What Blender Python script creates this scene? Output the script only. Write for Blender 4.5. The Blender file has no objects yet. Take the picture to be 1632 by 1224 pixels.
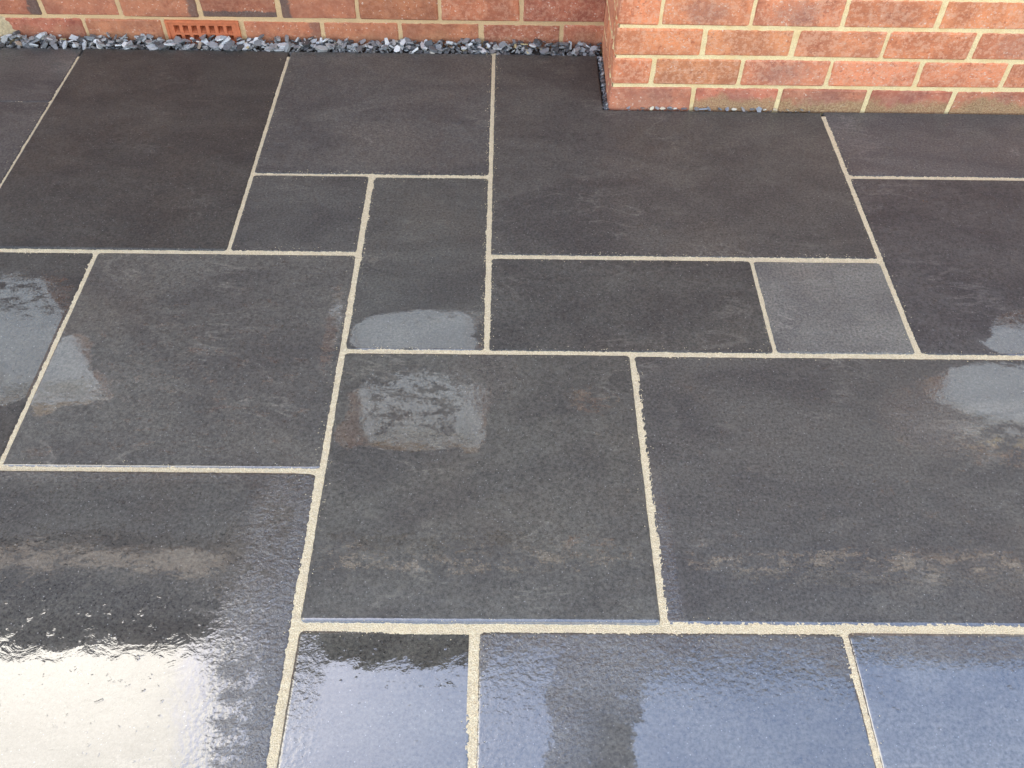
import bpy, bmesh, math, random
from mathutils import Vector, Matrix, noise
R = math.radians
S = bpy.context.scene
C = S.collection
rng = random.Random(7)

# ------------------------------------------------------------------ camera
cam_d = bpy.data.cameras.new('camera')
cam = bpy.data.objects.new('camera', cam_d)
C.objects.link(cam)
r_ = Vector((0.999893, -0.000273, 0.014636))
d_ = Vector((0.009288, -0.761005, -0.648679))
f_ = Vector((0.011315, 0.648746, -0.760921))
m = Matrix.Identity(4)
for i in range(3):
    m[i][0] = r_[i]; m[i][1] = -d_[i]; m[i][2] = -f_[i]
m[2][3] = 1.3842
cam.matrix_world = m
cam_d.sensor_width = 36.0
cam_d.lens = 36.0 * 1417.95 / 1632.0
cam_d.clip_start = 0.05
cam_d.clip_end = 2000
S.camera = cam

# ------------------------------------------------------------------ sky, sun, exposure
SUN_EL, SUN_AZ = 50.0, -42.0            # azimuth from +Y, negative to the left: the sun stands behind the house
sd = Vector((math.cos(R(SUN_EL))*math.sin(R(SUN_AZ)), math.cos(R(SUN_EL))*math.cos(R(SUN_AZ)), math.sin(R(SUN_EL))))
world = bpy.data.worlds.new('World')
S.world = world
world.use_nodes = True
wt = world.node_tree
wt.nodes.clear()
def wn(t, **k):
    n = wt.nodes.new(t)
    for a, b in k.items(): setattr(n, a, b)
    return n
def wmath(op, a, b=None, clamp=False):
    n = wn('ShaderNodeMath', operation=op); n.use_clamp = clamp
    for i, v in enumerate((a, b)):
        if v is None: continue
        if isinstance(v, (int, float)): n.inputs[i].default_value = v
        else: wt.links.new(v, n.inputs[i])
    return n.outputs[0]
sky = wn('ShaderNodeTexSky', sky_type='NISHITA')
sky.sun_disc = False
sky.sun_elevation = R(SUN_EL)
sky.sun_rotation = R(SUN_AZ)
sky.air_density = 1.0; sky.dust_density = 1.0; sky.ozone_density = 1.0
tc = wn('ShaderNodeTexCoord')
sep = wn('ShaderNodeSeparateXYZ'); wt.links.new(tc.outputs['Generated'], sep.inputs[0])
zz = wmath('ADD', wmath('MAXIMUM', sep.outputs[2], 0.0), 0.12)
cx = wmath('DIVIDE', sep.outputs[0], zz); cy = wmath('DIVIDE', sep.outputs[1], zz)
comb = wn('ShaderNodeCombineXYZ'); wt.links.new(cx, comb.inputs[0]); wt.links.new(cy, comb.inputs[1])
nz = wn('ShaderNodeTexNoise'); nz.inputs['Scale'].default_value = 1.5; nz.inputs['Detail'].default_value = 9
nz.inputs['Roughness'].default_value = 0.55
wt.links.new(comb.outputs[0], nz.inputs['Vector'])
def blob(x, y, r):
    a = wmath('SUBTRACT', cx, x); b = wmath('SUBTRACT', cy, y)
    d2 = wmath('ADD', wmath('MULTIPLY', a, a), wmath('MULTIPLY', b, b))
    return wmath('EXPONENT', wmath('MULTIPLY', d2, -1.0/(r*r)))
CLOUD = (-0.56, 0.33, 0.27); GAP = (0.19, 0.33, 0.42)
cov = wmath('ADD', nz.outputs['Fac'], wmath('MULTIPLY', blob(*CLOUD), 0.40))
cov = wmath('SUBTRACT', cov, wmath('MULTIPLY', blob(*GAP), 0.52))
mr = wn('ShaderNodeMapRange', interpolation_type='SMOOTHSTEP')
mr.inputs['From Min'].default_value = 0.42; mr.inputs['From Max'].default_value = 0.60
wt.links.new(cov, mr.inputs['Value'])
dot = wn('ShaderNodeVectorMath', operation='DOT_PRODUCT')
wt.links.new(tc.outputs['Generated'], dot.inputs[0]); dot.inputs[1].default_value = sd
dmax = wmath('MAXIMUM', dot.outputs['Value'], 0.0)
aur = wmath('POWER', dmax, 18.0)
CL_BASE, CL_AUR = 2.9, 8.2
cb = wmath('ADD', wmath('MULTIPLY', aur, CL_AUR), CL_BASE)
ccol = wn('ShaderNodeVectorMath', operation='SCALE'); ccol.inputs[0].default_value = (1.0, 0.945, 0.85)
wt.links.new(cb, ccol.inputs['Scale'])
mixw = wn('ShaderNodeMix', data_type='RGBA'); mixw.clamp_factor = True
veil = wmath('MAXIMUM', mr.outputs[0], 0.035)
wt.links.new(veil, mixw.inputs['Factor'])
wt.links.new(sky.outputs[0], mixw.inputs[6]); wt.links.new(ccol.outputs[0], mixw.inputs[7])
bg = wn('ShaderNodeBackground'); bg.inputs['Strength'].default_value = 0.15
wt.links.new(mixw.outputs[2], bg.inputs[0])
wo = wn('ShaderNodeOutputWorld'); wt.links.new(bg.outputs[0], wo.inputs[0])

sun_d = bpy.data.lights.new('sun', 'SUN')
sun_d.energy = 3.0; sun_d.angle = R(0.5); sun_d.color = (1.0, 0.94, 0.86)
sun = bpy.data.objects.new('sun', sun_d); C.objects.link(sun)
sun.rotation_euler = (-sd).to_track_quat('-Z', 'Y').to_euler()
sun.location = sd * 40

S.view_settings.view_transform = 'Standard'
S.view_settings.look = 'None'
S.view_settings.exposure = 2.65
S.view_settings.gamma = 1.0
S.view_settings.use_curve_mapping = False

# ------------------------------------------------------------------ material helpers
class NT:
    def __init__(s, name):
        s.m = bpy.data.materials.new(name); s.m.use_nodes = True
        s.t = s.m.node_tree; s.t.nodes.clear()
        s.out = s.t.nodes.new('ShaderNodeOutputMaterial')
    def n(s, t, **k):
        x = s.t.nodes.new(t)
        for a, b in k.items(): setattr(x, a, b)
        return x
    def put(s, sock, v):
        if v is None: return
        if isinstance(v, bpy.types.NodeSocket): s.t.links.new(v, sock)
        else: sock.default_value = v
    def math(s, op, a, b=None, c=None, clamp=False):
        x = s.n('ShaderNodeMath', operation=op); x.use_clamp = clamp
        for i, v in enumerate((a, b, c)): s.put(x.inputs[i], v)
        return x.outputs[0]
    def vlen(s, a):
        x = s.n('ShaderNodeVectorMath', operation='LENGTH'); s.put(x.inputs[0], a); return x.outputs['Value']
    def vmath(s, op, a, b=None, scale=None):
        x = s.n('ShaderNodeVectorMath', operation=op)
        s.put(x.inputs[0], a); s.put(x.inputs[1], b)
        if scale is not None: s.put(x.inputs['Scale'], scale)
        return x.outputs[0]
    def noise(s, vec, scale, detail=3, rough=0.5, dist=0.0):
        x = s.n('ShaderNodeTexNoise')
        s.put(x.inputs['Vector'], vec); x.inputs['Scale'].default_value = scale
        x.inputs['Detail'].default_value = detail; x.inputs['Roughness'].default_value = rough
        x.inputs['Distortion'].default_value = dist
        return x.outputs['Fac']
    def vor(s, vec, scale, feature='F1'):
        x = s.n('ShaderNodeTexVoronoi', feature=feature)
        s.put(x.inputs['Vector'], vec); x.inputs['Scale'].default_value = scale
        return x.outputs['Distance']
    def rng(s, v, a, b, c=0.0, d=1.0, smooth=True):
        x = s.n('ShaderNodeMapRange', interpolation_type='SMOOTHSTEP' if smooth else 'LINEAR')
        s.put(x.inputs['Value'], v)
        for k, q in zip(('From Min', 'From Max', 'To Min', 'To Max'), (a, b, c, d)): s.put(x.inputs[k], q)
        return x.outputs[0]
    def mix(s, f, a, b, mode='MIX'):
        x = s.n('ShaderNodeMix', data_type='RGBA', blend_type=mode); x.clamp_factor = True
        s.put(x.inputs['Factor'], f)
        s.put(x.inputs[6], a if isinstance(a, bpy.types.NodeSocket) else (*a[:3], 1))
        s.put(x.inputs[7], b if isinstance(b, bpy.types.NodeSocket) else (*b[:3], 1))
        return x.outputs[2]
    def fmix(s, f, a, b):
        x = s.n('ShaderNodeMix', data_type='FLOAT'); x.clamp_factor = True
        s.put(x.inputs['Factor'], f); s.put(x.inputs[2], a); s.put(x.inputs[3], b)
        return x.outputs[0]
    def bump(s, h, dist, strength=1.0, normal=None):
        x = s.n('ShaderNodeBump'); s.put(x.inputs['Height'], h)
        x.inputs['Distance'].default_value = dist; s.put(x.inputs['Strength'], strength)
        if normal: s.put(x.inputs['Normal'], normal)
        return x.outputs[0]
    def attr(s, name, kind='GEOMETRY'):
        x = s.n('ShaderNodeAttribute', attribute_type=kind); x.attribute_name = name
        return x
    def bsdf(s, **k):
        x = s.n('ShaderNodeBsdfPrincipled')
        for a, v in k.items():
            key = a.replace('_', ' ')
            if key == 'Base Color' and not isinstance(v, bpy.types.NodeSocket): v = (*v[:3], 1)
            s.put(x.inputs[key], v)
        s.t.links.new(x.outputs[0], s.out.inputs[0])
        return x
    def coords(s):
        tcn = s.n('ShaderNodeTexCoord'); oi = s.n('ShaderNodeObjectInfo')
        off = s.vmath('SCALE', (13.1, 7.7, 5.3), scale=oi.outputs['Random'])
        return s.vmath('ADD', tcn.outputs['Object'], off), oi, tcn

def simple(name, col, rough=0.6, grain=60.0, amt=0.15, bumpd=0.0005, **k):
    t = NT(name); v, oi, _ = t.coords()
    n1 = t.noise(v, grain, 4); n2 = t.noise(v, grain*0.12, 3)
    c = t.mix(t.rng(n1, .3, .7), [x*(1-amt) for x in col], [x*(1+amt) for x in col])
    c = t.mix(t.math('MULTIPLY', t.rng(n2, .4, .7), .35), c, [x*.7 for x in col])
    t.bsdf(Base_Color=c, Roughness=rough, Normal=t.bump(n1, bumpd), **k)
    return t.m

# --- wet sealed slate; 'film' = how much water stands on the stone, painted per vertex
def slate_material():
    t = NT('wet_slate'); v, oi, tcn = t.coords()
    film = t.attr('film').outputs['Fac']
    gran = t.attr('gran').outputs['Fac']
    st = t.vmath('MULTIPLY', v, (0.55, 1.0, 1.0))
    grain = t.noise(v, 175, 5, .80)
    grit = t.noise(v, 240, 4, .7)
    mid = t.noise(st, 45, 4, .6, .4)
    low = t.noise(st, 7, 6, .62, .8)
    low2 = t.noise(v, 2.6, 4, .55)
    edge = t.noise(st, 48, 7, .74, .5)
    ft = t.math('ADD', film, t.math('MULTIPLY', t.math('SUBTRACT', edge, .5), 1.05))
    ft = t.math('ADD', ft, t.math('MULTIPLY', t.math('SUBTRACT', grit, .5), .55))
    F = t.rng(ft, .45, .58)
    # stone colour
    tone = t.vmath('SCALE', oi.outputs['Color'], scale=1.58)
    c = t.mix(t.rng(low, .30, .70), t.mix(1.0, tone, (.78, .77, .79), 'MULTIPLY'), t.mix(1.0, tone, (1.17, 1.17, 1.15), 'MULTIPLY'))
    c = t.mix(t.math('MULTIPLY', t.rng(low2, .50, .70), .35), c, t.mix(1.0, tone, (1.16, 1.02, .92), 'MULTIPLY'))
    ridge = t.math('ABSOLUTE', t.math('SUBTRACT', t.noise(t.vmath('MULTIPLY', v, (.4, 1.1, 1)), 11, 4, .55, 1.0), .5))
    streak = t.math('MULTIPLY', t.rng(ridge, .0, .035, 1, 0), t.rng(t.noise(v, 5, 3), .52, .68))
    c = t.mix(t.math('MULTIPLY', streak, .5), c, t.mix(1.0, tone, (2.0, 1.95, 1.85), 'MULTIPLY'))
    c = t.mix(1.0, c, t.mix(t.rng(grain, .34, .66, smooth=False), (.47, .47, .48), (1.56, 1.55, 1.53)), 'MULTIPLY')
    blot = t.noise(t.vmath('MULTIPLY', v, (.6, 1, 1)), 34, 5, .7, .5)
    c = t.mix(t.math('MULTIPLY', t.rng(blot, .55, .68), t.math('MULTIPLY', t.rng(t.noise(v, 4.2, 3), .45, .62), .42)), c, t.mix(1.0, tone, (1.75, 1.72, 1.62), 'MULTIPLY'))
    dots = t.math('MULTIPLY', t.rng(t.vor(v, 150), .10, .20, 1, 0), t.rng(t.noise(v, 260, 1), .56, .62))
    c = t.mix(t.math('MULTIPLY', dots, .7), c, (.34, .33, .31))
    speck = t.math('MULTIPLY', t.rng(t.vor(v, 90), .05, .09, 1, 0), t.rng(t.noise(v, 9, 2), .52, .66))
    c = t.mix(t.math('MULTIPLY', speck, .5), c, (.40, .37, .32))
    c = t.mix(F, c, t.mix(1.0, c, (1.12, 1.1, 1.08), 'MULTIPLY'))
    rough = t.fmix(F, t.fmix(gran, t.rng(low, .3, .7, .42, .30), .10), .020)
    h = t.math('ADD', t.math('MULTIPLY', grain, .30), t.math('MULTIPLY', grit, 1.0))
    n0 = t.bump(h, .0010, t.fmix(F, t.fmix(gran, .20, .95), .006))
    n1 = t.bump(mid, .0016, t.fmix(F, t.fmix(gran, .22, .5), .035), n0)
    lam = t.rng(t.noise(st, 4.5, 5, .6, .5), .3, .7)
    wob = t.noise(t.vmath('MULTIPLY', v, (.8, 1, 1)), 30, 4, .58, .7)
    calm = t.rng(t.noise(v, 8, 3), .36, .62, .25, 1.0)
    n1 = t.bump(wob, .0010, t.fmix(F, .12, t.math('MULTIPLY', calm, .30)), n1)
    gb_ = t.noise(v, 115, 3, .6)
    n1 = t.bump(gb_, .0022, t.math('MULTIPLY', gran, t.fmix(F, .75, .30)), n1)
    pip = t.rng(t.noise(v, 62, 3, .55), .64, .76)
    n2 = t.bump(pip, .0012, t.math('MULTIPLY', F, .13), t.bump(lam, .0020, t.fmix(F, .5, .05), n1))
    t.bsdf(Base_Color=c, Roughness=rough, IOR=t.fmix(F, t.fmix(gran, 1.33, 1.8), 1.95), Normal=n2)
    return t.m

def joint_material():
    t = NT('jointing_sand'); v, oi, _ = t.coords()
    a = t.noise(v, 520, 3, .7); b = t.noise(v, 60, 4); w = t.vor(v, 380)
    c = t.mix(t.rng(a, .3, .7), (.45, .35, .20), (.78, .66, .435))
    c = t.mix(t.math('MULTIPLY', t.rng(b, .45, .7), .35), c, (.44, .36, .25))
    c = t.mix(t.math('MULTIPLY', t.rng(a, .22, .30, 1, 0), .35), c, (.12, .09, .06))
    t.bsdf(Base_Color=c, Roughness=.9, Normal=t.bump(t.math('ADD', a, w), .0016))
    return t.m

def brick_material():
    t = NT('brick'); v, oi, tcn = t.coords()
    geo = t.n('ShaderNodeNewGeometry')
    base = oi.outputs['Color']; bloom_and_light = oi.outputs['Alpha']  # pale blotches; on the projecting wall they also carry painted light
    g = t.noise(v, 260, 3, .65); m_ = t.noise(v, 48, 5, .65); l = t.noise(v, 14, 3, .6)
    c = t.mix(t.rng(l, .35, .68), t.mix(1.0, base, (.80, .74, .74), 'MULTIPLY'), t.mix(1.0, base, (1.2, 1.16, 1.08), 'MULTIPLY'))
    c = t.mix(t.math('MULTIPLY', t.rng(g, .52, .72), .5), c, t.mix(1.0, base, (.55, .48, .45), 'MULTIPLY'))
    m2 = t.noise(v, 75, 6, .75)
    bl = t.math('MULTIPLY', t.rng(m2, .47, .57), bloom_and_light)
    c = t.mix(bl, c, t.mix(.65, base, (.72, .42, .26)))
    dk = t.math('MULTIPLY', t.rng(t.noise(v, 85, 5, .7), .56, .62), t.rng(t.noise(v, 20, 3), .42, .58))
    c = t.mix(t.math('MULTIPLY', dk, .55), c, t.mix(1.0, base, (.50, .34, .34), 'MULTIPLY'))
    gy = t.math('MULTIPLY', t.rng(t.math('ADD', t.vlen(t.vmath('MULTIPLY', tcn.outputs['Object'], (1, 0, 2))), t.math('MULTIPLY', t.math('SUBTRACT', m_, .5), .12)), .03, .09, 1, 0), t.attr('grey', 'OBJECT').outputs['Fac'])
    c = t.mix(gy, c, t.mix(t.rng(g, .35, .65), (.10, .065, .055), (.25, .19, .17)))
    fl = t.math('MULTIPLY', t.rng(t.noise(t.vmath('MULTIPLY', v, (1, 1, 1.3)), 135, 2, .5), .645, .70), t.math('MAXIMUM', t.rng(l, .42, .58), t.attr('grey', 'OBJECT').outputs['Fac']))
    c = t.mix(t.math('MULTIPLY', fl, .75), c, (.66, .54, .42))
    so = t.n('ShaderNodeSeparateXYZ'); t.put(so.inputs[0], tcn.outputs['Object'])
    jit = t.math('MULTIPLY', t.math('SUBTRACT', m_, .5), .05)
    xr = t.math('ADD', so.outputs[0], jit)
    zr = t.math('ADD', so.outputs[2], t.math('MULTIPLY', jit, .5))
    cr = t.math('MULTIPLY', t.rng(xr, .078, .090), t.attr('char_right', 'OBJECT').outputs['Fac'])
    cl = t.math('MULTIPLY', t.rng(xr, -.090, -.078), 1.0)
    cl = t.math('MULTIPLY', t.rng(xr, -.092, -.080, 1, 0), t.attr('char_left', 'OBJECT').outputs['Fac'])
    cb_ = t.math('MULTIPLY', t.rng(zr, -.020, -.014, 1, 0), t.attr('char_bottom', 'OBJECT').outputs['Fac'])
    ch = t.math('MAXIMUM', t.math('MAXIMUM', cr, cl), cb_)
    c = t.mix(t.math('MULTIPLY', ch, .78), c, t.mix(t.rng(g, .3, .7), (.045, .036, .030), (.10, .085, .07)))
    sp = t.n('ShaderNodeSeparateXYZ'); t.put(sp.inputs[0], geo.outputs['Position'])
    sl = t.math('ADD', sp.outputs[2], t.math('MULTIPLY', t.math('SUBTRACT', t.noise(geo.outputs['Position'], 9, 5, .7), .5), .13))
    sm = t.math('MULTIPLY', t.rng(sl, .012, .040, 1, 0), t.attr('soil', 'OBJECT').outputs['Fac'])
    c = t.mix(t.math('MULTIPLY', sm, .72), c, t.mix(t.rng(g, .3, .7), (.17, .105, .042), (.46, .33, .16)))
    hh = t.math('ADD', t.math('MULTIPLY', g, .7), m_)
    t.bsdf(Base_Color=c, Roughness=.85, Normal=t.bump(hh, .0028))
    return t.m

def mortar_material(name, c1, c2):
    t = NT(name); v, oi, _ = t.coords()
    a = t.noise(v, 380, 3, .7); b = t.noise(v, 22, 4)
    c = t.mix(t.rng(a, .3, .7), [x*.82 for x in c1], [min(.85, x*1.12) for x in c1])
    c = t.mix(t.math('MULTIPLY', t.rng(b, .45, .7), .6), c, c2)
    t.bsdf(Base_Color=c, Roughness=.9, Normal=t.bump(t.math('ADD', a, b), .0015))
    return t.m

def chip_material():
    t = NT('slate_chip'); v, oi, _ = t.coords()
    n1 = t.noise(v, 60, 4, .6); n2 = t.noise(t.vmath('MULTIPLY', v, (1, 1, 6)), 90, 2)
    col = oi.outputs['Color']
    c = t.mix(t.rng(n1, .3, .7), t.mix(1.0, col, (.75, .75, .77), 'MULTIPLY'), t.mix(1.0, col, (1.25, 1.22, 1.18), 'MULTIPLY'))
    t.bsdf(Base_Color=c, Roughness=.45, Normal=t.bump(n2, .0008))
    return t.m
def chip_mass_material():
    t = NT('slate_chip_mix'); v, oi, _ = t.coords()
    geo = t.n('ShaderNodeNewGeometry')
    ri = geo.outputs['Random Per Island']
    cr = t.n('ShaderNodeValToRGB'); t.put(cr.inputs[0], ri)
    e = cr.color_ramp.elements
    e[0].position = 0; e[0].color = (.045, .045, .046, 1); e[1].position = .94; e[1].color = (.34, .33, .31, 1)
    for p, q in ((.35, (.09, .088, .085)), (.7, (.20, .195, .185)), (.97, (.60, .58, .54)), (1.0, (.42, .33, .17))):
        x = e.new(p); x.color = (*q, 1)
    n1 = t.noise(v, 60, 4, .6)
    c = t.mix(t.math('MULTIPLY', t.rng(n1, .3, .7), .3), cr.outputs[0], (.16, .16, .165))
    t.bsdf(Base_Color=c, Roughness=.45, Normal=t.bump(n1, .0008))
    return t.m

M_SLATE = slate_material(); M_JOINT = joint_material(); M_BRICK = brick_material()
M_MORT_DARK = mortar_material('ochre_mortar', (.58, .38, .19), (.47, .31, .15))
M_MORT_LIT = mortar_material('cream_mortar_lit', (.80, .60, .31), (.70, .45, .19))  # projecting wall's patch of light is put into this paler mortar
M_CHIP = chip_material(); M_CHIPS = chip_mass_material()
M_TERRA = simple('terracotta', (.50, .135, .05), .75, 120, .12, .0006)
M_SOIL = simple('bedding_grit', (.07, .06, .05), .95, 200, .4, .003)
M_LUMP = simple('old_cement', (.40, .30, .17), .95, 150, .25, .002)

# ------------------------------------------------------------------ object helpers
def link(o, parent=None):
    C.objects.link(o)
    if parent is not None: o.parent = parent
    return o
def mesh_obj(name, verts, faces, mat=None, parent=None, smooth=False, loc=None):
    me = bpy.data.meshes.new(name); me.from_pydata(verts, [], faces); me.update()
    if mat: me.materials.append(mat)
    if smooth: me.polygons.foreach_set('use_smooth', [True]*len(me.polygons))
    o = bpy.data.objects.new(name, me)
    if loc is not None: o.location = loc
    return link(o, parent)
def empty(name, loc=(0, 0, 0)):
    o = bpy.data.objects.new(name, None); o.location = loc; o.empty_display_size = .1
    return link(o)
def tag(o, label=None, cat=None, group=None, kind=None):
    if label: o['label'] = label
    if cat: o['category'] = cat
    if group: o['group'] = group
    if kind: o['kind'] = kind
    return o
BOX_F = [(0,3,2,1),(4,5,6,7),(0,1,5,4),(1,2,6,5),(2,3,7,6),(3,0,4,7)]
class MB:
    def __init__(s): s.v = []; s.f = []
    def box(s, x0, x1, y0, y1, z0, z1):
        b = len(s.v)
        s.v += [(x0,y0,z0),(x1,y0,z0),(x1,y1,z0),(x0,y1,z0),(x0,y0,z1),(x1,y0,z1),(x1,y1,z1),(x0,y1,z1)]
        s.f += [tuple(b+i for i in q) for q in BOX_F]
        return s
    def poly(s, pts):
        b = len(s.v); s.v += pts; s.f.append(tuple(range(b, b+len(pts)))); return s
    def prism(s, prof, x0, x1):           # profile in (y,z), run along x
        b = len(s.v); n = len(prof)
        s.v += [(x0, y, z) for y, z in prof] + [(x1, y, z) for y, z in prof]
        for i in range(n):
            j = (i+1) % n
            s.f.append((b+i, b+j, b+n+j, b+n+i))
        s.f.append(tuple(b+i for i in reversed(range(n)))); s.f.append(tuple(b+n+i for i in range(n)))
        return s
    def build(s, name, mat, parent=None, smooth=False, bevel=0):
        o = mesh_obj(name, s.v, s.f, mat, parent, smooth)
        if bevel:
            bm = bmesh.new(); bm.from_mesh(o.data)
            bmesh.ops.bevel(bm, geom=bm.edges[:], offset=bevel, segments=1, affect='EDGES', clamp_overlap=True)
            bm.to_mesh(o.data); bm.free()
        return o

# ------------------------------------------------------------------ ground
def ground():
    t = NT('pale_bounce_yard'); v, oi, _ = t.coords()  # unseen ground, made pale to bounce sunlight onto the walls
    a = t.noise(v, 120, 4, .7); b = t.noise(v, 1.2, 5)
    c = t.mix(t.rng(a, .3, .7), (.30, .25, .19), (.52, .45, .35))
    c = t.mix(t.math('MULTIPLY', t.rng(b, .45, .7), .4), c, (.34, .30, .24))
    t.bsdf(Base_Color=c, Roughness=.9, Normal=t.bump(a, .01))
    n = 600
    o = mesh_obj('ground', [(-n,-n,-.062),(n,-n,-.062),(n,n,-.062),(-n,n,-.062)], [(0,1,2,3)], t.m)
    tag(o, kind='structure')
ground()

# ------------------------------------------------------------------ patio
patio = MB().box(-3.2, 3.4, -.62, 2.53, -.060, -.026).build('patio', M_SOIL)
tag(patio, kind='structure')

def nz3(x, y, z=0.0): return noise.noise(Vector((x, y, z)))

def seg_d(px, py, a, b):
    ax, ay = a; bx, by = b
    dx, dy = bx-ax, by-ay
    t = max(0, min(1, ((px-ax)*dx+(py-ay)*dy)/(dx*dx+dy*dy)))
    return math.hypot(px-ax-t*dx, py-ay-t*dy)

def lines(a, b, step, extra=()):
    off = [0, .0007, .0016, .003, .005, .0075, .011, .016]
    out = set([a+o for o in off] + [b-o for o in off])
    n = max(2, int((b-a-.032)/step))
    out |= set(a+.016+(b-a-.032)*i/n for i in range(n+1))
    for e, sgn in extra: out |= set(e+sgn*o for o in off)
    out = sorted(out); res = [out[0]]
    for q in out[1:]:
        if q-res[-1] > 1e-5: res.append(q)
    return res

def slab(x0, x1, y0, y1, tone, blobs=(), notch=None, tilt=(0, 0), dz=0.0, step=.009, label=None, base=.30,
         curl=(), gran=(), seed=0, bead=False):
    if bead: curl = list(curl) + [('b', .0095, .0013)]
    x0 -= .0022; x1 += .0022; y0 -= .0022; y1 += .0022
    q_ = random.Random(seed*7+1); dz += q_.uniform(-.0009, .0009)
    if tilt == (0, 0): tilt = (q_.uniform(-.0016, .0016), q_.uniform(-.0016, .0016))
    cx, cy = (x0+x1)/2, (y0+y1)/2
    if notch:
        nx, ny = notch
        xs = lines(x0, x1, step, [(nx, -1), (nx, 1)]); ys = lines(y0, y1, step, [(ny, -1), (ny, 1)])
        poly = [(x0,y0),(x1,y0),(x1,ny),(nx,ny),(nx,y1),(x0,y1)]
    else:
        xs = lines(x0, x1, step); ys = lines(y0, y1, step)
        poly = [(x0,y0),(x1,y0),(x1,y1),(x0,y1)]
    segs = [(poly[i], poly[(i+1) % len(poly)]) for i in range(len(poly))]
    inside = lambda x, y: not (notch and x > notch[0]+1e-7 and y > notch[1]+1e-7)
    idx = {}; V = []; FL = []; GR = []
    for j, y in enumerate(ys):
        for i, x in enumerate(xs):
            if not inside(x, y): continue
            if notch: d = min(seg_d(x, y, a, b) for a, b in segs)
            else: d = min(x-x0, x1-x, y-y0, y1-y)
            px, py = x, y
            z = 0.0
            if d < .02:
                e = nz3(x*210+seed, y*210, seed)*.6 + nz3(x*38, y*38+seed, 3)*.25
                rr = .0050*(1+.18*nz3(x*25, y*25, seed+5))
                dd = max(0, d - max(0, e)*.0007)
                if dd < rr:
                    q = 1-dd/rr
                    z -= .0052*(1-math.sqrt(max(0, 1-q*q)))
                # two-edge corners wear round
                if not notch:
                    ex, ey = min(x-x0, x1-x), min(y-y0, y1-y)
                    if ex < .009 and ey < .009:
                        k = max(0, .009-math.hypot(ex, ey)*.9)/.009
                        z -= .006*k*k
                w = max(0, 1-d/.006)*.0011
                px += w*nz3(x*95, y*95, seed+9); py += w*nz3(x*95, y*95, seed+17)
            z += .00042*nz3(x*6.5+seed, y*6.5, 1.0) + .00016*nz3(x*19, y*19+seed, 2.0)
            for side, wid, amt in curl:
                dist = {'r': x1-x, 'l': x-x0, 't': y1-y, 'b': y-y0}[side]
                if dist < wid: z -= amt*(1-dist/wid)**2
            z += dz + (x-cx)*tilt[0] + (y-cy)*tilt[1]
            f = base; g = 0.0
            for bx, by, rx, ry, val in blobs:
                u = ((x-bx)/rx)**2 + ((y-by)/ry)**2
                if u < 4:
                    k = max(0, min(1, (2-u)/1.4)); k = k*k*(3-2*k)
                    f = f + (val-f)*k
            for bx, by, rx, ry, val in gran:
                u = ((x-bx)/rx)**2 + ((y-by)/ry)**2
                if u < 2:
                    k = max(0, min(1, (2-u)/1.6)); k = k*k*(3-2*k)
                    g = max(g, val*k)
            if d < .035: f -= (1-d/.035)*.10
            if bead and y-y0 < .011: f = max(f, .95)
            idx[(i, j)] = len(V); V.append((px-cx, py-cy, z)); FL.append(f); GR.append(g)
    F = []; cnt = {}
    for j in range(len(ys)-1):
        for i in range(len(xs)-1):
            if notch and (xs[i]+xs[i+1])/2 > notch[0] and (ys[j]+ys[j+1])/2 > notch[1]: continue
            q = (idx[(i,j)], idx[(i+1,j)], idx[(i+1,j+1)], idx[(i,j+1)])
            F.append(q)
            for k in range(4):
                e = (q[k], q[(k+1) % 4]); cnt[e] = cnt.get(e, 0)+1
    lower = {}
    for (a, b) in list(cnt):
        if (b, a) in cnt: continue
        for w in (a, b):
            if w not in lower:
                lower[w] = len(V); V.append((V[w][0], V[w][1], -.024)); FL.append(.2); GR.append(0)
        F.append((b, a, lower[a], lower[b]))
    o = mesh_obj('paving_slab', V, F, M_SLATE, patio, smooth=True, loc=(cx, cy, 0))
    for nm, dat in (('film', FL), ('gran', GR)):
        at = o.data.attributes.new(nm, 'FLOAT', 'POINT'); at.data.foreach_set('value', dat)
    o.color = (*tone, 1)
    if label: o['label'] = label
    return o

def tn(v, r=1.0, b=1.0): return (v*(1.065+(r-1)*.25), v*1.0, v*(.865+(b-1)*.5))
VL, VA, VM, V1, VR, VS, VQ, A_, B_, C_ = -1.2535, -.6413, -.337, -.0335, .885, .580, -.942, .2728, -.039, .574
H0, H0R, H1L, H1R, H2, H3, HB, TOP = 1.875, 1.8915, 1.575, 1.571, 1.268, .650, .9605, 2.474
h = .0062
# top row, left to right
slab(-1.865, VL-.005, 2.1905, TOP+.003, tn(.044, 1.02, 1.08), seed=1)
slab(-1.865, VL-.005, H1L+.007, 2.1885, tn(.046, 1.02, 1.06), seed=2)
slab(VL+.004, VA-.005, H1L+.007, TOP, tn(.032, 1.06, 1.0), seed=3, dz=.0006, label='darkest, near-black slate slab')
slab(VA+.006, V1-.006, H0+.005, TOP, tn(.050, .98, 1.04), seed=4)
slab(VA+.006, VM-.007, H1L+.007, H0-.005, tn(.046, .96, 1.02), seed=5)
slab(VM+.007, V1-.006, H2+.006, H0-.006, tn(.048, .96, .98), seed=6, base=.33,
     blobs=[(-.19, 1.33, .105, .045, .95), (-.26, 1.31, .055, .045, 1.0), (-.15, 1.36, .10, .03, .66), (-.12, 1.29, .07, .02, .8)],
     label='narrow slate slab with a pale puddle on its near end')
slab(V1+.006, VR-.006, H1R+.007, TOP-.001, tn(.044, 1.05, 1.0), notch=(.2745, 2.187), seed=7,
     label='large slate slab cut to an L round the corner of the wall')
slab(VR+.006, 1.495, H0R+.006, 2.190, tn(.050, 1.02, 1.12), seed=8)
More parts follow.
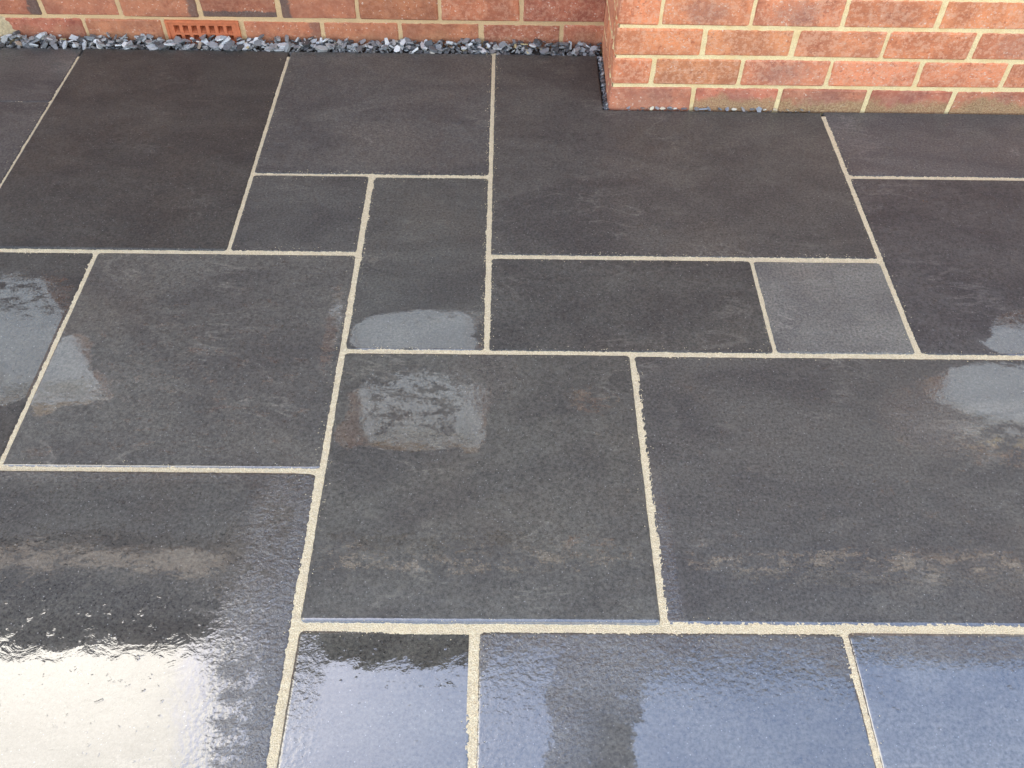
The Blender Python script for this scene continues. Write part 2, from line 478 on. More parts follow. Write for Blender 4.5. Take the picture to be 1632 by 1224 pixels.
slab(VR+.006, 1.495, H2+.007, H0R-.006, tn(.038, 1.07, 1.12), seed=9, base=.32,
     blobs=[(1.17, 1.345, .085, .055, .95), (1.13, 1.30, .08, .03, .85)])
slab(V1+.007, VS-.006, H2+.006, H1R-.007, tn(.041, 1.02, .99), seed=10)
slab(VS+.005, VR-.007, H2+.007, H1R-.010, tn(.080, .98, 1.0), seed=11, label='small pale grey slate slab')
# middle row
slab(-1.55, VQ-.005, HB+.006, H1L-.007, tn(.034, 1.06, 1.0), seed=12, base=.34,
     blobs=[(-1.05, 1.30, .13, .16, .72), (-1.0, 1.19, .07, .06, .98), (-1.09, 1.42, .12, .07, .55)])
slab(VQ+.005, VM-.006, HB+.006, H1L-.007, tn(.052, 1.05, .97), seed=13, bead=True, base=.36,
     blobs=[(-.905, 1.20, .045, .09, 1.0), (-.85, 1.155, .065, .035, 1.0), (-.365, 1.33, .016, .12, .62),
            (-.87, 1.0, .04, .015, .48), (-.60, 1.15, .2, .2, .41)],
     label='brownish grey slate slab with a wedge of water at its left edge')
slab(-1.55, VM-.0085, .05, HB-.006, tn(.041, 1.03, 1.0), seed=14, base=.40, dz=.0030, curl=[('r', .075, .0036)],
     blobs=[(-.90, .40, .52, .32, 1.0), (-.62, .775, .30, .045, .60), (-.36, .50, .085, .60, .50), (-.34, .45, .030, .60, .22)],
     gran=[(-.36, .60, .10, .60, 1.0), (-.75, .95, .5, .018, .7)],
     label='slate slab flooded with water that mirrors a white cloud')
slab(VM+.007, A_-.006, H3+.007, H2-.006, tn(.048, 1.05, .94), seed=15, bead=True, base=.33,
     blobs=[(-.17, 1.12, .125, .085, .53), (-.29, 1.05, .03, .03, .9), (-.285, 1.12, .02, .04, .7), (-.06, 1.06, .025, .05, .85), (-.05, 1.13, .02, .05, .7), (-.17, 1.03, .10, .018, .68),
            (.18, 1.14, .05, .03, .50), (-.10, .79, .32, .04, .50)],
     gran=[(-.04, 1.2, .07, .08, .5)])
slab(A_+.006, 1.185, H3+.006, H2-.007, tn(.047, 1.04, 1.0), seed=16, bead=True, base=.35,
     blobs=[(1.06, 1.17, .16, .07, .80), (1.0, 1.04, .12, .05, .50), (.70, .765, .34, .035, .52)],
     gran=[(.86, 1.10, .09, .08, .6), (.285, .76, .022, .20, .8)])
# bottom row
slab(VM+.008, B_-.006, H3-.61, H3-.008, tn(.043, 1.0, .92), seed=17, base=.62, dz=.0015, tilt=(-.012, -.011),
     blobs=[(-.18, .45, .20, .17, 1.0), (-.18, .56, .14, .06, .9)], gran=[(-.325, .45, .045, .2, .9)],
     label='small slate slab half covered by a blue sky reflection')
slab(B_+.006, C_-.005, H3-.61, H3-.008, tn(.046, 1.05, .96), seed=18, base=.44,
     blobs=[(.40, .42, .21, .15, .84), (.04, .46, .09, .14, .74), (.15, .53, .065, .07, .38), (.14, .44, .06, .08, .33)],
     gran=[(.2, .60, .5, .05, 1.0), (.02, .52, .12, .12, .9), (.35, .56, .3, .06, .7)])
slab(C_+.005, 1.185, H3-.61, H3-.007, tn(.055, .98, 1.04), seed=19, base=.80,
     blobs=[(.85, .40, .40, .19, 1.0), (.75, .615, .14, .022, .45)], gran=[(.75, .615, .3, .03, .8)],
     label='slate slab under an even pale blue sky reflection')
# slabs past the edges of the view
for (x0, x1, y0, y1) in [(-2.47,-1.877,H1L+.007,TOP), (-2.16,-1.562,HB+.006,H1L-.007), (-2.16,-1.562,.05,HB-.006), (-3.08,-2.483,.9,TOP),
                         (-3.08,-2.17,.05,.89), (-2.47,-2.172,.9,H1L-.007),
                         (1.507,2.10,H2+.007,2.19), (1.197,2.10,H3+.006,H2-.007), (1.197,1.79,.04,H3-.007), (2.112,3.01,1.28,2.19), (2.112,3.01,.66,1.268), (1.802,2.70,.04,H3-.007), (2.712,3.31,.04,H3-.007),
                         (-3.08,-2.17,-.57,.038), (-2.158,-1.562,-.57,.038), (-1.55,-.95,-.57,.038), (-.938,-.33,-.57,.03), (-.318,.28,-.57,.03), (.292,1.19,-.57,.03), (1.202,1.80,-.57,.03), (1.812,2.71,-.57,.03)]:
    slab(x0, x1, y0, y1, tn(rng.uniform(.036,.052), rng.uniform(.97,1.06), rng.uniform(.96,1.06)), seed=rng.randint(30, 99), step=.05, base=rng.uniform(.4, .7))

# jointing: each run is a strip of gritty sand with a rough surface
def joint(ax, ay, bx, by, w0, w1=None, z=-.0016, bulge=None):
    w1 = w1 or w0
    L = math.hypot(bx-ax, by-ay); ux, uy = (bx-ax)/L, (by-ay)/L; vx, vy = -uy, ux
    n = max(3, int(L/.0028)); k = 7
    V = []; F = []
    for i in range(n+1):
        s = L*i/n; w = w0+(w1-w0)*i/n
        if bulge: w += bulge[1]*math.exp(-((s-bulge[0])/bulge[2])**2)
        for j in range(k+1):
            q = (j/k-.5)*(w+.0105)
            x, y = ax+ux*s+vx*q, ay+uy*s+vy*q
            zz_ = z + .0011*nz3(x*330, y*330, 4) + .0010*nz3(x*120, y*120, 7) + .0008*nz3(x*22, y*22, 9)
            V.append((x, y, zz_))
    for i in range(n):
        for j in range(k):
            a = i*(k+1)+j; F.append((a, a+1, a+k+2, a+k+1) if True else None)
    F = [tuple(reversed(f)) for f in F]
    return mesh_obj('mortar_joint', V, F, M_JOINT, patio, smooth=True)
joint(VL, 1.58, VL+.0015, 2.432, .009, .007)
joint(-1.86, 2.1895, VL-.006, 2.1895, .0010, z=-.0016)
joint(VA, 1.58, VA, 2.447, .0125, .009)
joint(VM+.002, H1L+.005, VM-.0005, H0-.004, .014, .013)
joint(VM, .05, VM+.002, H1L+.006, .0155, .0125)
joint(V1+.001, H2+.005, V1, 2.482, .0130, .0105)
joint(VR, H2+.005, VR+.002, 2.168, .0130, .010)
joint(VS, H2+.005, VS, H1R-.006, .011)
joint(VQ, HB+.005, VQ, H1L-.005, .010, .0085)
joint(A_, H3+.005, A_, H2-.005, .012, .0115)
joint(B_, .05, B_, H3-.005, .012)
joint(C_, .05, C_, H3-.005, .010)
joint(VA+.005, H0-.001, V1-.005, H0+.001, .010, .010, bulge=(.44, .006, .06))
joint(VR+.005, H0R, 1.49, H0R, .012)
joint(-1.86, H1L+.003, VM+.001, H1L-.003, .013)
joint(V1+.005, H1R-.001, VR-.005, H1R-.002, .013, .018)
joint(VM+.005, H2-.001, 1.49, H2+.002, .0125)
joint(VM+.006, H3, 1.49, H3-.0005, .0145, .0125)
joint(-1.55, HB, VM-.007, HB, .0115)
for j in [(-1.871,H1L,-1.871,2.47,.012), (-1.556,.05,-1.556,H1L-.007,.012), (-2.476,.9,-2.476,2.47,.012), (-2.166,-.57,-2.166,H1L,.012), (-2.47,H1L,-1.87,H1L,.012), (-3.08,.895,-2.17,.895,.012), (-2.16,HB,-1.56,HB,.012),
          (1.501,H2,1.501,2.18,.012), (1.191,.05,1.191,H2-.006,.012), (2.106,.65,2.106,2.18,.012), (1.5,H2+.002,3.0,H2+.006,.012), (1.49,H3,3.3,H3,.012), (1.796,.05,1.796,H3,.012), (2.706,.05,2.706,H3,.012),
          (-3.08,.044,-1.55,.044,.012), (-1.55,.04,3.3,.035,.012), (-1.556,-.57,-1.556,.04,.012), (-.944,-.57,-.944,.04,.012), (-.324,-.57,-.324,.03,.012), (.286,-.57,.286,.03,.012), (1.196,-.57,1.196,.03,.012), (1.806,-.57,1.806,.03,.012)]:
    joint(*j)

# ------------------------------------------------------------------ house
house = empty('brick_house', (0, 2.53, 0))
tag(house, 'red brick house wall with a brighter projecting section at the patio edge', 'house')
house_inv = Matrix.Translation((0, -2.53, 0))
def part(o, parent):                      # meshes are written in world coordinates; keep them there
    o.parent = parent
    o.matrix_parent_inverse = Matrix.Translation(-Vector(parent_world(parent)))
    return o
def parent_world(p):
    v = Vector((0, 0, 0))
    while p is not None:
        v += p.location + p.matrix_parent_inverse.translation; p = p.parent
    return v

YW, YB, XC = 2.53, 2.197, .292
def brick_mesh(L, H, D, seed):
    r = random.Random(seed)
    bm = bmesh.new()
    bmesh.ops.create_cube(bm, size=1)
    for v in bm.verts: v.co = Vector((v.co.x*L, v.co.y*D, v.co.z*H)) + Vector((r.uniform(-1,1)*.0016, r.uniform(-1,1)*.0008, r.uniform(-1,1)*.0014))
    bmesh.ops.bevel(bm, geom=bm.edges[:], offset=.0042, segments=1, affect='EDGES')
    for v in bm.verts: v.co += Vector((r.uniform(-1,1)*.0007, r.uniform(-1,1)*.0006, r.uniform(-1,1)*.0007))
    me = bpy.data.meshes.new('brick'); bm.to_mesh(me); bm.free()
    me.materials.append(M_BRICK)
    me.polygons.foreach_set('use_smooth', [False]*len(me.polygons))
    return me
BL, BH, BD = .2275, .0750, .106
full_m = [brick_mesh(BL, BH, BD, i) for i in range(6)]
_cache = {}
def brick(parent, x0, x1, zc, yface, col, bloom_and_light, axis='x', soil=0.0, depth=BD, **char):
    L = x1-x0
    if abs(L-BL) < .012: me = rng.choice(full_m); sx = L/BL
    else:
        k = (round(L, 3), round(depth, 3))
        if k not in _cache: _cache[k] = brick_mesh(L, BH, depth, len(_cache)+50)
        me = _cache[k]; sx = 1
    o = bpy.data.objects.new('brick', me); C.objects.link(o)
    yo = rng.uniform(-.0012, .0012)
    if axis == 'x': o.location = ((x0+x1)/2, yface+depth/2+yo, zc)
    else:
        o.location = (yface+depth/2+yo, (x0+x1)/2, zc); o.rotation_euler = (0, 0, R(-90))
    o.scale = (sx, 1, 1)
    part(o, parent)
    v = rng.uniform(.91, 1.08)
    o.color = (col[0]*v*rng.uniform(.95,1.05), col[1]*v*rng.uniform(.96,1.05), col[2]*v*rng.uniform(.94,1.08), bloom_and_light)
    o['soil'] = soil
    o['grey'] = float(char.get('grey', 0.0))
    for k2 in ('char_left', 'char_right', 'char_bottom'): o[k2] = float(char.get(k2, 0.0))
    return o

def mortar_sheet(name, mat, parent, a0, a1, z0, z1, face, axis, sgn=1, step=.006, amp=.0016, skip=None):
    na, nzn = max(1, int((a1-a0)/step)), max(1, int((z1-z0)/step))
    V = []; F = []
    for j in range(nzn+1):
        for i in range(na+1):
            a = a0+(a1-a0)*i/na; z = z0+(z1-z0)*j/nzn
            dd = amp*(nz3(a*60, z*60, face*9) + .8*nz3(a*190, z*190, face*5+3))
            V.append((a, face+dd, z) if axis == 'x' else (face+dd, a, z))
    for j in range(nzn):
        for i in range(na):
            q = j*(na+1)+i; f = (q, q+1, q+na+2, q+na+1)
            am, zm = a0+(a1-a0)*(i+.5)/na, z0+(z1-z0)*(j+.5)/nzn
            if skip and skip[0] < am < skip[1] and skip[2] < zm < skip[3]: continue
            F.append(f if axis == 'x' else tuple(reversed(f)))
    o = mesh_obj(name, V, F, mat, None, smooth=True)
    return part(o, parent)

ZT = .48                                   # individual bricks up to here; joined brickwork above
wl = empty('wall', (-1.2, YW, 0)); part(wl, house); wl['label'] = 'recessed wall of dull brown-red bricks behind the slate gravel'
wb = empty('wall', (1.4, YB, 0)); part(wb, house); wb['label'] = 'projecting wall of orange-pink bricks and cream mortar, with light painted into their colour'
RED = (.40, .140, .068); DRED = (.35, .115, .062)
PINK_LIT = (.60, .215, .100)  # paler brick colour stands in for light falling on the projecting wall
zc = lambda k: .026+.084*k
# recessed wall
rows = {0: [-1.252,-1.018,-.785,-.546,-.315,-.072,.169], 1: [-1.361,-1.131,-.899,-.666,-.434,-.194,.047]}
for k in range(6):
    js = list(rows[k % 2])
    if k > 1: js = [q+rng.uniform(-.006, .006) for q in js]
    while js[0] > -3.0: js.insert(0, js[0]-.2365)
    if js[-1] < .29: js.append(.300)
    for a, b in zip(js, js[1:]):
        if k == 0 and abs(a+1.018) < .01: continue        # the air brick sits here
        ch = {}
        if k == 1:
            if abs(b+1.361) < .01: ch = dict(char_right=1.0)
            if abs(b+.899) < .01: ch = dict(char_right=.9)
            if abs(a+.899) < .01: ch = dict(char_bottom=1.0)
            if abs(a+.666) < .01: ch = dict(char_left=1.0)
        elif k > 1 and rng.random() < .35: ch = {rng.choice(['char_left','char_right','char_bottom']): rng.uniform(.6, 1)}
        if k == 0 and abs(b+.546) < .01: ch = dict(char_right=.55)
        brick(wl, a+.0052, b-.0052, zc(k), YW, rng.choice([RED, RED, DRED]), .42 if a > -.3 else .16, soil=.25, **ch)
mortar_sheet('mortar', M_MORT_DARK, wl, -3.0, .30, -.03, .50, YW+.0032, 'x', amp=.0013, skip=(-1.008, -.795, -.008, .061))
# projecting wall, front
rowsb = {0: [.520,.757,1.002,1.240], 1: [.398,.637,.876,1.120,1.358], 2: [.522,.760,1.002,1.236], 3: [.400,.634,.870,1.117]}
for k in range(6):
    js = list(rowsb[k % 4]) if k < 4 else [q+rng.uniform(-.005, .005) for q in rowsb[k % 4]]
    while js[-1] < 3.0: js.append(js[-1]+.2385)
    js.insert(0, XC-.006)
    for i, (a, b) in enumerate(zip(js, js[1:])):
        dep = BD
        brick(wb, a+.0048, b-.0048, zc(k), YB, (PINK_LIT[0], PINK_LIT[1], PINK_LIT[2]) if k else (.46, .16, .085), .6 if k else .3, soil=1.0 if (k == 0 and i > 0) else .1, depth=dep,
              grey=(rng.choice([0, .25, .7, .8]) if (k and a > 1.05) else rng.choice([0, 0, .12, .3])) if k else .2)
    # return side
    ys = [YB+BD+.012, YB+BD+.012+.2365] if k % 2 == 0 else [YB+BD+.012, YB+.236]
    edges = [YB+BD+.012]
    if k % 2: edges.append(edges[0]+.112)
    edges += [YW+.02]
    for a, b in zip(edges, edges[1:]):
        if b-a > .04: brick(wb, a, b-(.012 if b < YW else 0), zc(k), XC, PINK_LIT, .5, axis='y', soil=.1)
mortar_sheet('mortar', M_MORT_LIT, wb, XC+.004, 3.0, -.03, .50, YB+.0034, 'x', amp=.0012)
mortar_sheet('mortar', M_MORT_LIT, wb, YB+.004, YW+.02, -.03, .50, XC+.0022, 'y')
# smeared pointing down the outer corner
lump = MB()
def blobstrip(name, mat, parent, pts, r, seed):
    V = []; F = []; n = len(pts); k = 8
    for i, (p, q) in enumerate(zip(pts, r)):
        for j in range(k):
            a = 2*math.pi*j/k
            e = 1+.35*nz3(i*.9+seed, j*.7, seed)
            V.append((p[0]+q[0]*math.cos(a)*e, p[1]+q[1]*math.sin(a)*e, p[2]))
    for i in range(n-1):
        for j in range(k):
            a = i*k+j; b = i*k+(j+1) % k
            F.append((a, b, b+k, a+k))
    F.append(tuple(reversed(range(k)))); F.append(tuple((n-1)*k+j for j in range(k)))
    return part(mesh_obj(name, V, F, mat, None, smooth=True), parent)
N = 60
blobstrip('pointing_smear', M_MORT_LIT, wb, [(XC+.010, YB+.055+.014*nz3(i*.21, 3, 1), -.02+.52*i/N) for i in range(N+1)],
          [(.0115, .007+.005*nz3(i*.37, 8, 2)) for i in range(N+1)], 4)
# old cement lump at the foot of the recessed wall
V = []; F = []
nl, ml = 16, 10
for i in range(nl+1):
    for j in range(ml+1):
        u, w = i/nl, j/ml
        x = -1.70+.27*u; z = -.02+.098*w
        b = math.sin(math.pi*u)**.5*math.sin(math.pi*min(1, w*.55+.45))
        V.append((x+.015*nz3(w*5, 2, 1)-.05*w*u, YW+.004-.022*max(0, b)-.006*nz3(u*9, w*6, 3), z))
for i in range(nl):
    for j in range(ml):
        a = i*(ml+1)+j; F.append((a, a+ml+1, a+ml+2, a+1))
part(mesh_obj('cement_lump', V, F, M_LUMP, None, smooth=True), wl)

# air brick: frame, bars and sloping sills in one terracotta body, shade behind painted as a near-black backing
ax0, ax1, az0, az1 = -1.0105, -.7925, -.010, .0635
mb = MB()
yf = YW-.004
def abox(x0, x1, z0, z1, y0=0.0, y1=.05): mb.box(x0, x1, yf+y0, yf+y1, z0, z1)
abox(ax0, ax1, az1-.007, az1); abox(ax0, ax1, az0, az0+.007)
abox(ax0, ax0+.007, az0+.007, az1-.007); abox(ax1-.007, ax1, az0+.007, az1-.007)
ix0, ix1 = ax0+.007, ax1-.007
rowz = [(az1-.0385, az1-.0155), (az0+.0065, az0+.0285)]
hw = .0165; pitch = (ix1-ix0-.022)/7
holes = [ix0+.011+pitch*(i+.5) for i in range(7)]
zs = [az0+.007, rowz[1][0]+.001, rowz[1][1], rowz[0][0], rowz[0][1], az1-.007]
for a, b in ((zs[0], zs[1]), (zs[2], zs[3]), (zs[4], zs[5])): abox(ix0, ix1, a, b, .003, .04)
for a, b in ((zs[1], zs[2]), (zs[3], zs[4])):
    xs_ = [ix0] + sum([[q-hw/2, q+hw/2] for q in holes], []) + [ix1]
    for i in range(0, len(xs_), 2): abox(xs_[i], xs_[i+1], a, b, .003, .04)
    for q in holes:                        # sloping sill in the hole
        x0, x1 = q-hw/2, q+hw/2
        mb.prism([(yf+.006, a+.0002), (yf+.034, a+.0002), (yf+.034, a+.014)], x0+.0002, x1-.0002)
ab = mb.build('air_brick', M_TERRA); part(ab, wl); ab['label'] = 'orange terracotta air brick with rows of square holes'
M_VENT_SHADE = simple('vent_shade', (.02, .016, .014), .95)
part(MB().box(ax0+.003, ax1-.003, yf+.042, yf+.05, az0+.003, az1-.003).build('vent_shade_backing', M_VENT_SHADE), wl)

# upper brickwork, windows, band board, cladding, eaves: seen only in the wet slate
M_WHITE = simple('white_window_plastic', (.80, .80, .79), .35, 30, .03, .0001)
M_BOARD = simple('tan_painted_board', (.62, .50, .38), .6, 40, .12, .0006)
M_CLAD = simple('slate_cladding', (.055, .055, .06), .6, 60, .2, .0008)
M_GUTTER = simple('black_gutter_plastic', (.015, .015, .016), .3, 80, .1, .0001)
M_TILE = simple('roof_tile', (.16, .075, .05), .85, 50, .25, .002)
M_INNER = simple('house_core', (.3, .28, .25), .9)
M_FROST = simple('frosted_white_glass', (.82, .84, .83), .12, 200, .03, .0002)
ZU = 2.40
def upper(parent, x0, x1, yface, hole, c0, odd):
    t = NT('upper_brick'); v, oi, _ = t.coords(); geo = t.n('ShaderNodeNewGeometry')
    ri = geo.outputs['Random Per Island']; g = t.noise(v, 60, 5, .65)
    c = t.mix(ri, [q*.8 for q in c0], [q*1.2 for q in c0]); c = t.mix(t.math('MULTIPLY', t.rng(g, .45, .65), .4), c, [q*1.3 for q in c0])
    t.bsdf(Base_Color=c, Roughness=.85, Normal=t.bump(g, .003))
    mbk = MB(); k = 6
    z = zc(6)
    while z < ZU-.02:
        x = x0 - (.118 if k % 2 else 0)
        while x < x1:
            a, b = max(x0, x+.006), min(x1, x+.2365-.006)
            zz0, zz1 = z-.036, z+.036
            x += .2365
            segs = [(a, b)]
            if hole and zz1 > hole[2] and zz0 < hole[3]:
                segs = [q for q in ((a, min(b, hole[0])), (max(a, hole[1]), b)) if q[1]-q[0] > .01]
            for p, q in segs:
                if q-p > .01: mbk.box(p, q, yface, yface+.05, zz0, zz1)
        z += .084; k += 1
    o = mbk.build('upper_brickwork', t.m); part(o, parent); o['kind'] = 'stuff'
    mm = MB(); mt = M_MORT_DARK if c0 is UP_RED else M_MORT_LIT
    if hole:
        hx0, hx1, hz0, hz1 = hole
        for q in ((x0, hx0, .5, ZU), (hx1, x1, .5, ZU), (hx0, hx1, .5, hz0), (hx0, hx1, hz1, ZU)): mm.box(q[0], q[1], yface+.004, yface+.1, q[2], q[3])
    else: mm.box(x0, x1, yface+.004, yface+.1, .5, ZU)
    part(mm.build('upper_mortar', mt), parent)
def window(hole, yface, split):
    x0, x1, z0, z1 = hole
    wr = empty('window', ((x0+x1)/2, yface, z0)); part(wr, house)
    fm = MB(); w = .055; y0, y1 = yface+.012, yface+.075
    fm.box(x0, x1, y0, y1, z0, z0+w).box(x0, x1, y0, y1, z1-w, z1).box(x0, x0+w, y0, y1, z0+w, z1-w).box(x1-w, x1, y0, y1, z0+w, z1-w)
    for s in split: fm.box(s-w*.5, s+w*.5, y0+.001, y1-.001, z0+w, z1-w)
    part(fm.build('frame', M_WHITE, bevel=.004), wr)
    part(MB().box(x0-.02, x1+.02, yface-.035, yface+.011, z0-.04, z0-.002).build('sill', M_WHITE, bevel=.005), wr)
    xs_ = [x0+w] + [q for s in split for q in (s-w*.5, s+w*.5)] + [x1-w]
    for i in range(0, len(xs_), 2):
        part(MB().poly([(xs_[i], y0+.03, z0+w), (xs_[i+1], y0+.03, z0+w), (xs_[i+1], y0+.03, z1-w), (xs_[i], y0+.03, z1-w)]).build('pane', M_FROST), wr)
W_MID = (-.66, -.10, 1.12, 2.05)
W_LEFT = (-3.2, -1.76, .96, 1.76)
W_RIGHT = (1.66, 2.9, .84, 1.52)
UP_RED, UP_PINK = (.24, .115, .078), (.34, .165, .10)
upper(wl, -3.0, -1.25, YW, W_LEFT, UP_RED, 0)
upper(wl, -1.25, .30, YW, W_MID, UP_RED, 0)
upper(wb, XC, 3.0, YB, W_RIGHT, UP_PINK, 0)
mbr = MB().box(XC, XC+.1, YB+.05, YW+.02, .5, ZU); part(mbr.build('upper_return', M_BRICK), wb)
window((W_LEFT[0]+.2, W_LEFT[1], W_LEFT[2], W_LEFT[3]), YW, [-2.25])
window(W_MID, YW, [])
window((W_RIGHT[0], W_RIGHT[1]+.1, W_RIGHT[2], W_RIGHT[3]), YB, [2.3])
HX0, HX1 = -7.5, 7.5
# plain wings left and right of the modelled walls, and the body of the house behind
M_FAR = simple('far_brick', RED, .85, 40, .25, .002)
for q in ((HX0, -3.0, YW), (3.0, HX1, YB)): part(MB().box(q[0], q[1], q[2], q[2]+.2, -.05, ZU).build('wing_wall', M_FAR), house)
body = MB().box(HX0+.02, HX1-.02, YW+.25, 9.0, -.05, 3.2)
part(body.build('house_body', M_INNER), house)
part(MB().box(HX0, HX1, 2.165, 2.19, 2.40, 2.60).build('band_board', M_BOARD), house)
part(MB().box(HX0, HX1, 2.19, YW+.24, 2.402, 2.43).build('soffit', M_CLAD), house)
cl_ = MB(); zz_ = 2.602
while zz_ < 3.2:
    cl_.prism([(2.160, zz_), (2.19, zz_), (2.19, zz_+.14), (2.172, zz_+.14)], HX0, HX1); zz_ += .141
part(cl_.build('cladding', M_CLAD), house)
part(MB().box(HX0, HX1, 2.19, YW+.25, 2.61, 3.2).build('cladding_backing', M_CLAD), house)
gut = MB(); prof = []
for i in range(9):
    a = math.pi+math.pi*i/8; prof.append((2.10+.055*math.cos(a), 3.28+.055*math.sin(a)))
for i in range(8, -1, -1):
    a = math.pi+math.pi*i/8; prof.append((2.10+.050*math.cos(a), 3.2805+.050*math.sin(a)))
part(gut.prism(prof, HX0-.1, HX1+.1).build('gutter', M_GUTTER), house)
part(MB().box(HX0-.05, HX1+.05, 2.153, 2.175, 3.16, 3.30).build('fascia', M_GUTTER), house)
rt = MB(); sl = math.tan(R(38)); nrow = 22
for i in range(nrow):
    y = 2.09+i*.19; z = 3.30+i*.19*sl
    x = HX0-.1 + (.15 if i % 2 else 0)
    while x < HX1+.1:
        x1_ = min(x+.296, HX1+.1); b = len(rt.v); dz_ = .012
        rt.v += [(x, y, z), (x1_, y, z), (x1_, y+.24, z+.24*sl-.01), (x, y+.24, z+.24*sl-.01), (x, y, z+dz_), (x1_, y, z+dz_), (x1_, y+.24, z+.24*sl-.004), (x, y+.24, z+.24*sl-.004)]
        rt.f += [tuple(b+q for q in fc) for fc in BOX_F]
        x += .3
ro = rt.build('roof_tiles', M_TILE); part(ro, house); ro['kind'] = 'stuff'
yr = 2.09+nrow*.19
part(MB().prism([(2.18, 3.28), (yr, 3.27+(yr-2.09)*sl-.02), (yr+ (yr-2.18), 3.28)], HX0, HX1).build('roof', M_INNER), house)

# ------------------------------------------------------------------ slate gravel along the wall
gb = MB().box(-3.0, .288, 2.47, YW+.001, -.03, -.012).box(.2775, .2915, 2.19, 2.47, -.03, -.012).build('gravel_border', M_SOIL)
tag(gb, kind='structure')
def chip_shape(r):
    pts = []
    n = r.randint(5, 7)
    L, W, T = 1.0, r.uniform(.5, .85), r.uniform(.12, .34)
    for i in range(n):
        a = 2*math.pi*(i+r.uniform(-.3, .3))/n; q = r.uniform(.7, 1.1)
        x, y = L*.5*math.cos(a)*q, W*.5*math.sin(a)*q
        pts.append((x, y, T*.5*r.uniform(.6, 1))); pts.append((x*r.uniform(.75, 1), y*r.uniform(.75, 1), -T*.5*r.uniform(.6, 1)))
    bm = bmesh.new()
    for p in pts: bm.verts.new(p)
    res = bmesh.ops.convex_hull(bm, input=bm.verts[:])
    bmesh.ops.delete(bm, geom=[e for e in res['geom_interior'] if isinstance(e, bmesh.types.BMVert)], context='VERTS')
    bm.verts.ensure_lookup_table(); bm.faces.ensure_lookup_table()
    for i, v in enumerate(bm.verts): v.index = i
    V = [tuple(v.co) for v in bm.verts]; F = [tuple(v.index for v in f.verts) for f in bm.faces]
    bm.free()
    return V, F
crng = random.Random(21)
shapes = [chip_shape(crng) for _ in range(16)]
chip_meshes = []
for V, F in shapes:
    me = bpy.data.meshes.new('slate_chip'); me.from_pydata(V, [], F); me.update(); me.materials.append(M_CHIP); chip_meshes.append(me)
def chip_rot(r, flat):
    return Matrix.Rotation(r.uniform(0, 6.28), 3, 'Z') @ Matrix.Rotation(r.gauss(0, flat), 3, 'X') @ Matrix.Rotation(r.gauss(0, flat), 3, 'Y')
mass = MB()
def mass_chip(x, y, z, s, r, flat=.5):
    V, F = r.choice(shapes); m3 = chip_rot(r, flat); b = len(mass.v)
    for v in V:
        q = m3 @ (Vector(v)*s); mass.v.append((x+q.x, y+q.y, z+q.z))
    mass.f.extend(tuple(b+i for i in f) for f in F)
def heap(x, y): return .003 + .012*max(0, (y-2.482)/.045) + .005*nz3(x*14, y*20, 2)
for i in range(2300):
    x = crng.uniform(-3.0, .285); y = crng.uniform(2.474, 2.524)
    mass_chip(x, y, heap(x, y)-crng.uniform(.001, .012), crng.uniform(.010, .022), crng)
for i in range(230):
    mass_chip(crng.uniform(.281, .2895), crng.uniform(2.193, 2.478), -.009+crng.uniform(-.004, .006), crng.uniform(.008, .017), crng)
for i in range(60):
    x = crng.uniform(.30, .86); mass_chip(x, 2.1935+crng.uniform(-.0015, .001), -.004+crng.uniform(-.003, .002), crng.uniform(.004, .008), crng)
mo = mass.build('slate_chips', M_CHIPS, gb); mo['kind'] = 'stuff'
greys = [(.13,.13,.13), (.20,.20,.198), (.28,.28,.275), (.40,.40,.39), (.07,.068,.066), (.22,.218,.21), (.54,.535,.52), (.30,.29,.27)]
def top_chip(x, y, z, s, col, flat=.45):
    o = bpy.data.objects.new('slate_chip', crng.choice(chip_meshes)); C.objects.link(o); o.parent = gb
    o.location = (x, y, z); o.scale = (s, s, s); o.rotation_euler = chip_rot(crng, flat).to_euler()
    o.color = (*col, 1)
    return o
n = 0
while n < 284:
    x = -1.66 + 1.95*(n+crng.random())/284; y = crng.uniform(2.478, 2.522)
    u = crng.random()
    col = crng.choice(greys)
    if u < .085: col = (.62, .61, .58)
    elif u < .105: col = (.50, .40, .20)
    elif u < .125: col = (.33, .25, .18)
    s = crng.uniform(.018, .044) if x < -.5 else crng.uniform(.015, .036)
    o = top_chip(x, y, heap(x, y)+crng.uniform(.0, .005), s, col)
    if u < .085: o['label'] = 'white stone chip'
    n += 1
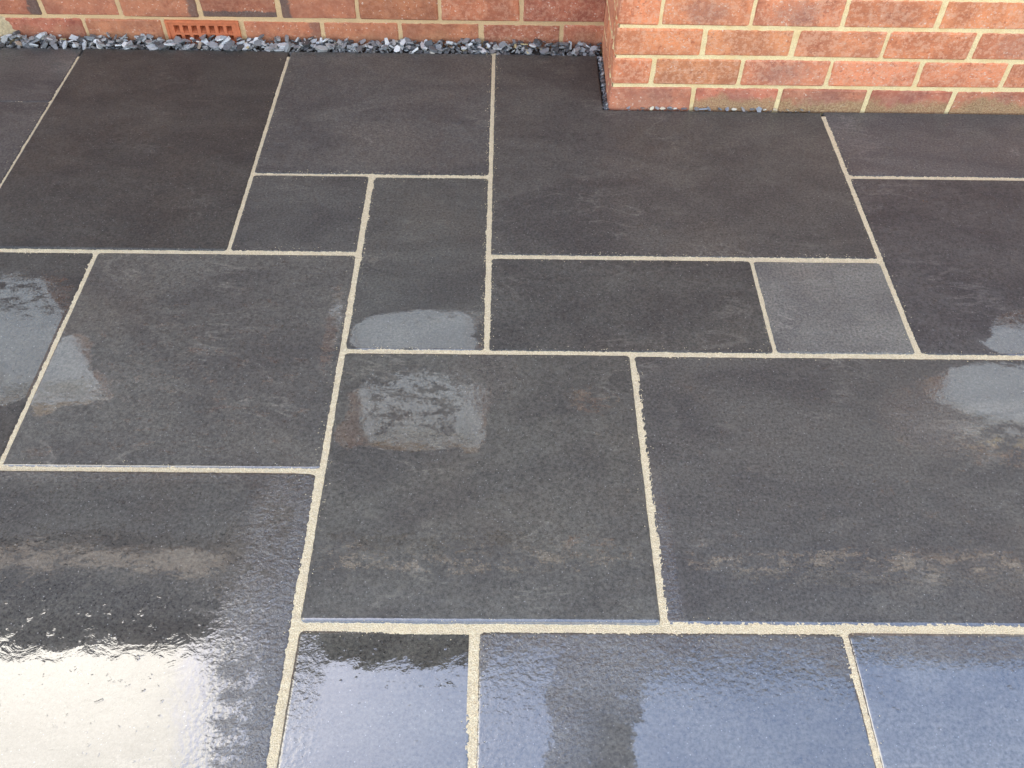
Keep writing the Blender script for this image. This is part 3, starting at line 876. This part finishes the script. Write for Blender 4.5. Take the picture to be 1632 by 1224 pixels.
for x, s, col in ((.385,.014,(.16,.16,.15)), (.41,.017,(.45,.40,.28)), (.425,.018,(.2,.2,.2)), (.44,.018,(.5,.45,.33)), (.46,.024,(.20,.20,.2)), (.535,.02,(.14,.14,.14)), (.64,.014,(.5,.46,.36)), (.665,.02,(.22,.22,.22)), (.69,.014,(.12,.12,.12)), (.79,.012,(.3,.27,.2)), (.83,.014,(.2,.19,.17)), (.475,.012,(.55,.53,.45)), (.50,.016,(.13,.14,.15)), (.555,.024,(.2,.21,.23)), (.57,.016,(.16,.17,.19)), (.60,.020,(.15,.16,.17)), (.62,.016,(.2,.21,.23)), (.345,.013,(.2,.2,.2)), (.71,.018,(.2,.21,.22)), (.725,.011,(.5,.45,.35)), (.755,.013,(.4,.33,.22))):
    top_chip(x, 2.1915, .003, s*1.15, tuple(min(.7, q*1.35) for q in col), .3)
for x, y, col in ((.285, 2.455, (.5,.5,.48)), (.286, 2.40, (.6,.58,.5)), (.285, 2.43, (.3,.3,.3)), (.286, 2.375, (.42,.41,.38)), (.286, 2.34, (.2,.2,.2)), (.287, 2.30, (.14,.14,.14)), (.287, 2.25, (.3,.3,.29)), (.287, 2.215, (.4,.39,.36))):
    top_chip(x, y, -.002, .014, col, .4)

# loose jointing sand scattered on the slab edges
def crumbs(runs):
    mb = MB(); r = random.Random(5)
    for (ax, ay, bx, by, dens) in runs:
        L = math.hypot(bx-ax, by-ay); ux, uy = (bx-ax)/L, (by-ay)/L
        for i in range(int(L*dens*.5)):
            q = L*r.random(); off = r.choice((-1, 1))*(.0075+abs(r.gauss(0, .006)))
            x, y = ax+ux*q-uy*off, ay+uy*q+ux*off; k = r.uniform(.0005, .0012)
            b = len(mb.v)
            mb.v += [(x+k*r.uniform(.6,1.3), y, .0006), (x-k, y+k*r.uniform(.5,1), .0006), (x-k*.6, y-k, .0006), (x, y, .0006+k*r.uniform(.8, 1.5))]
            mb.f += [(0+b, 1+b, 3+b), (1+b, 2+b, 3+b), (2+b, 0+b, 3+b), (0+b, 2+b, 1+b)]
    o = mb.build('sand_crumbs', M_JOINT, patio); o['kind'] = 'stuff'
crumbs([(V1, H2, V1, 2.46, 420), (VA, H1L, VA, 2.44, 160), (VM, .1, VM, H0, 260), (VL, H1L, VL, 2.4, 120), (V1, H1R, VR, H1R, 420), (VM, H2, 1.4, H2, 260), (VM, H3, 1.2, H3, 260),
        (VA, H0, V1, H0, 320), (-1.3, H1L, VM, H1L, 260), (VR, H2, VR, 2.1, 200), (VS, H2, VS, H1R, 150), (A_, H3, A_, H2, 200), (B_, .3, B_, H3, 240), (C_, .3, C_, H3, 200), (-1.2, HB, VM, HB, 200)])
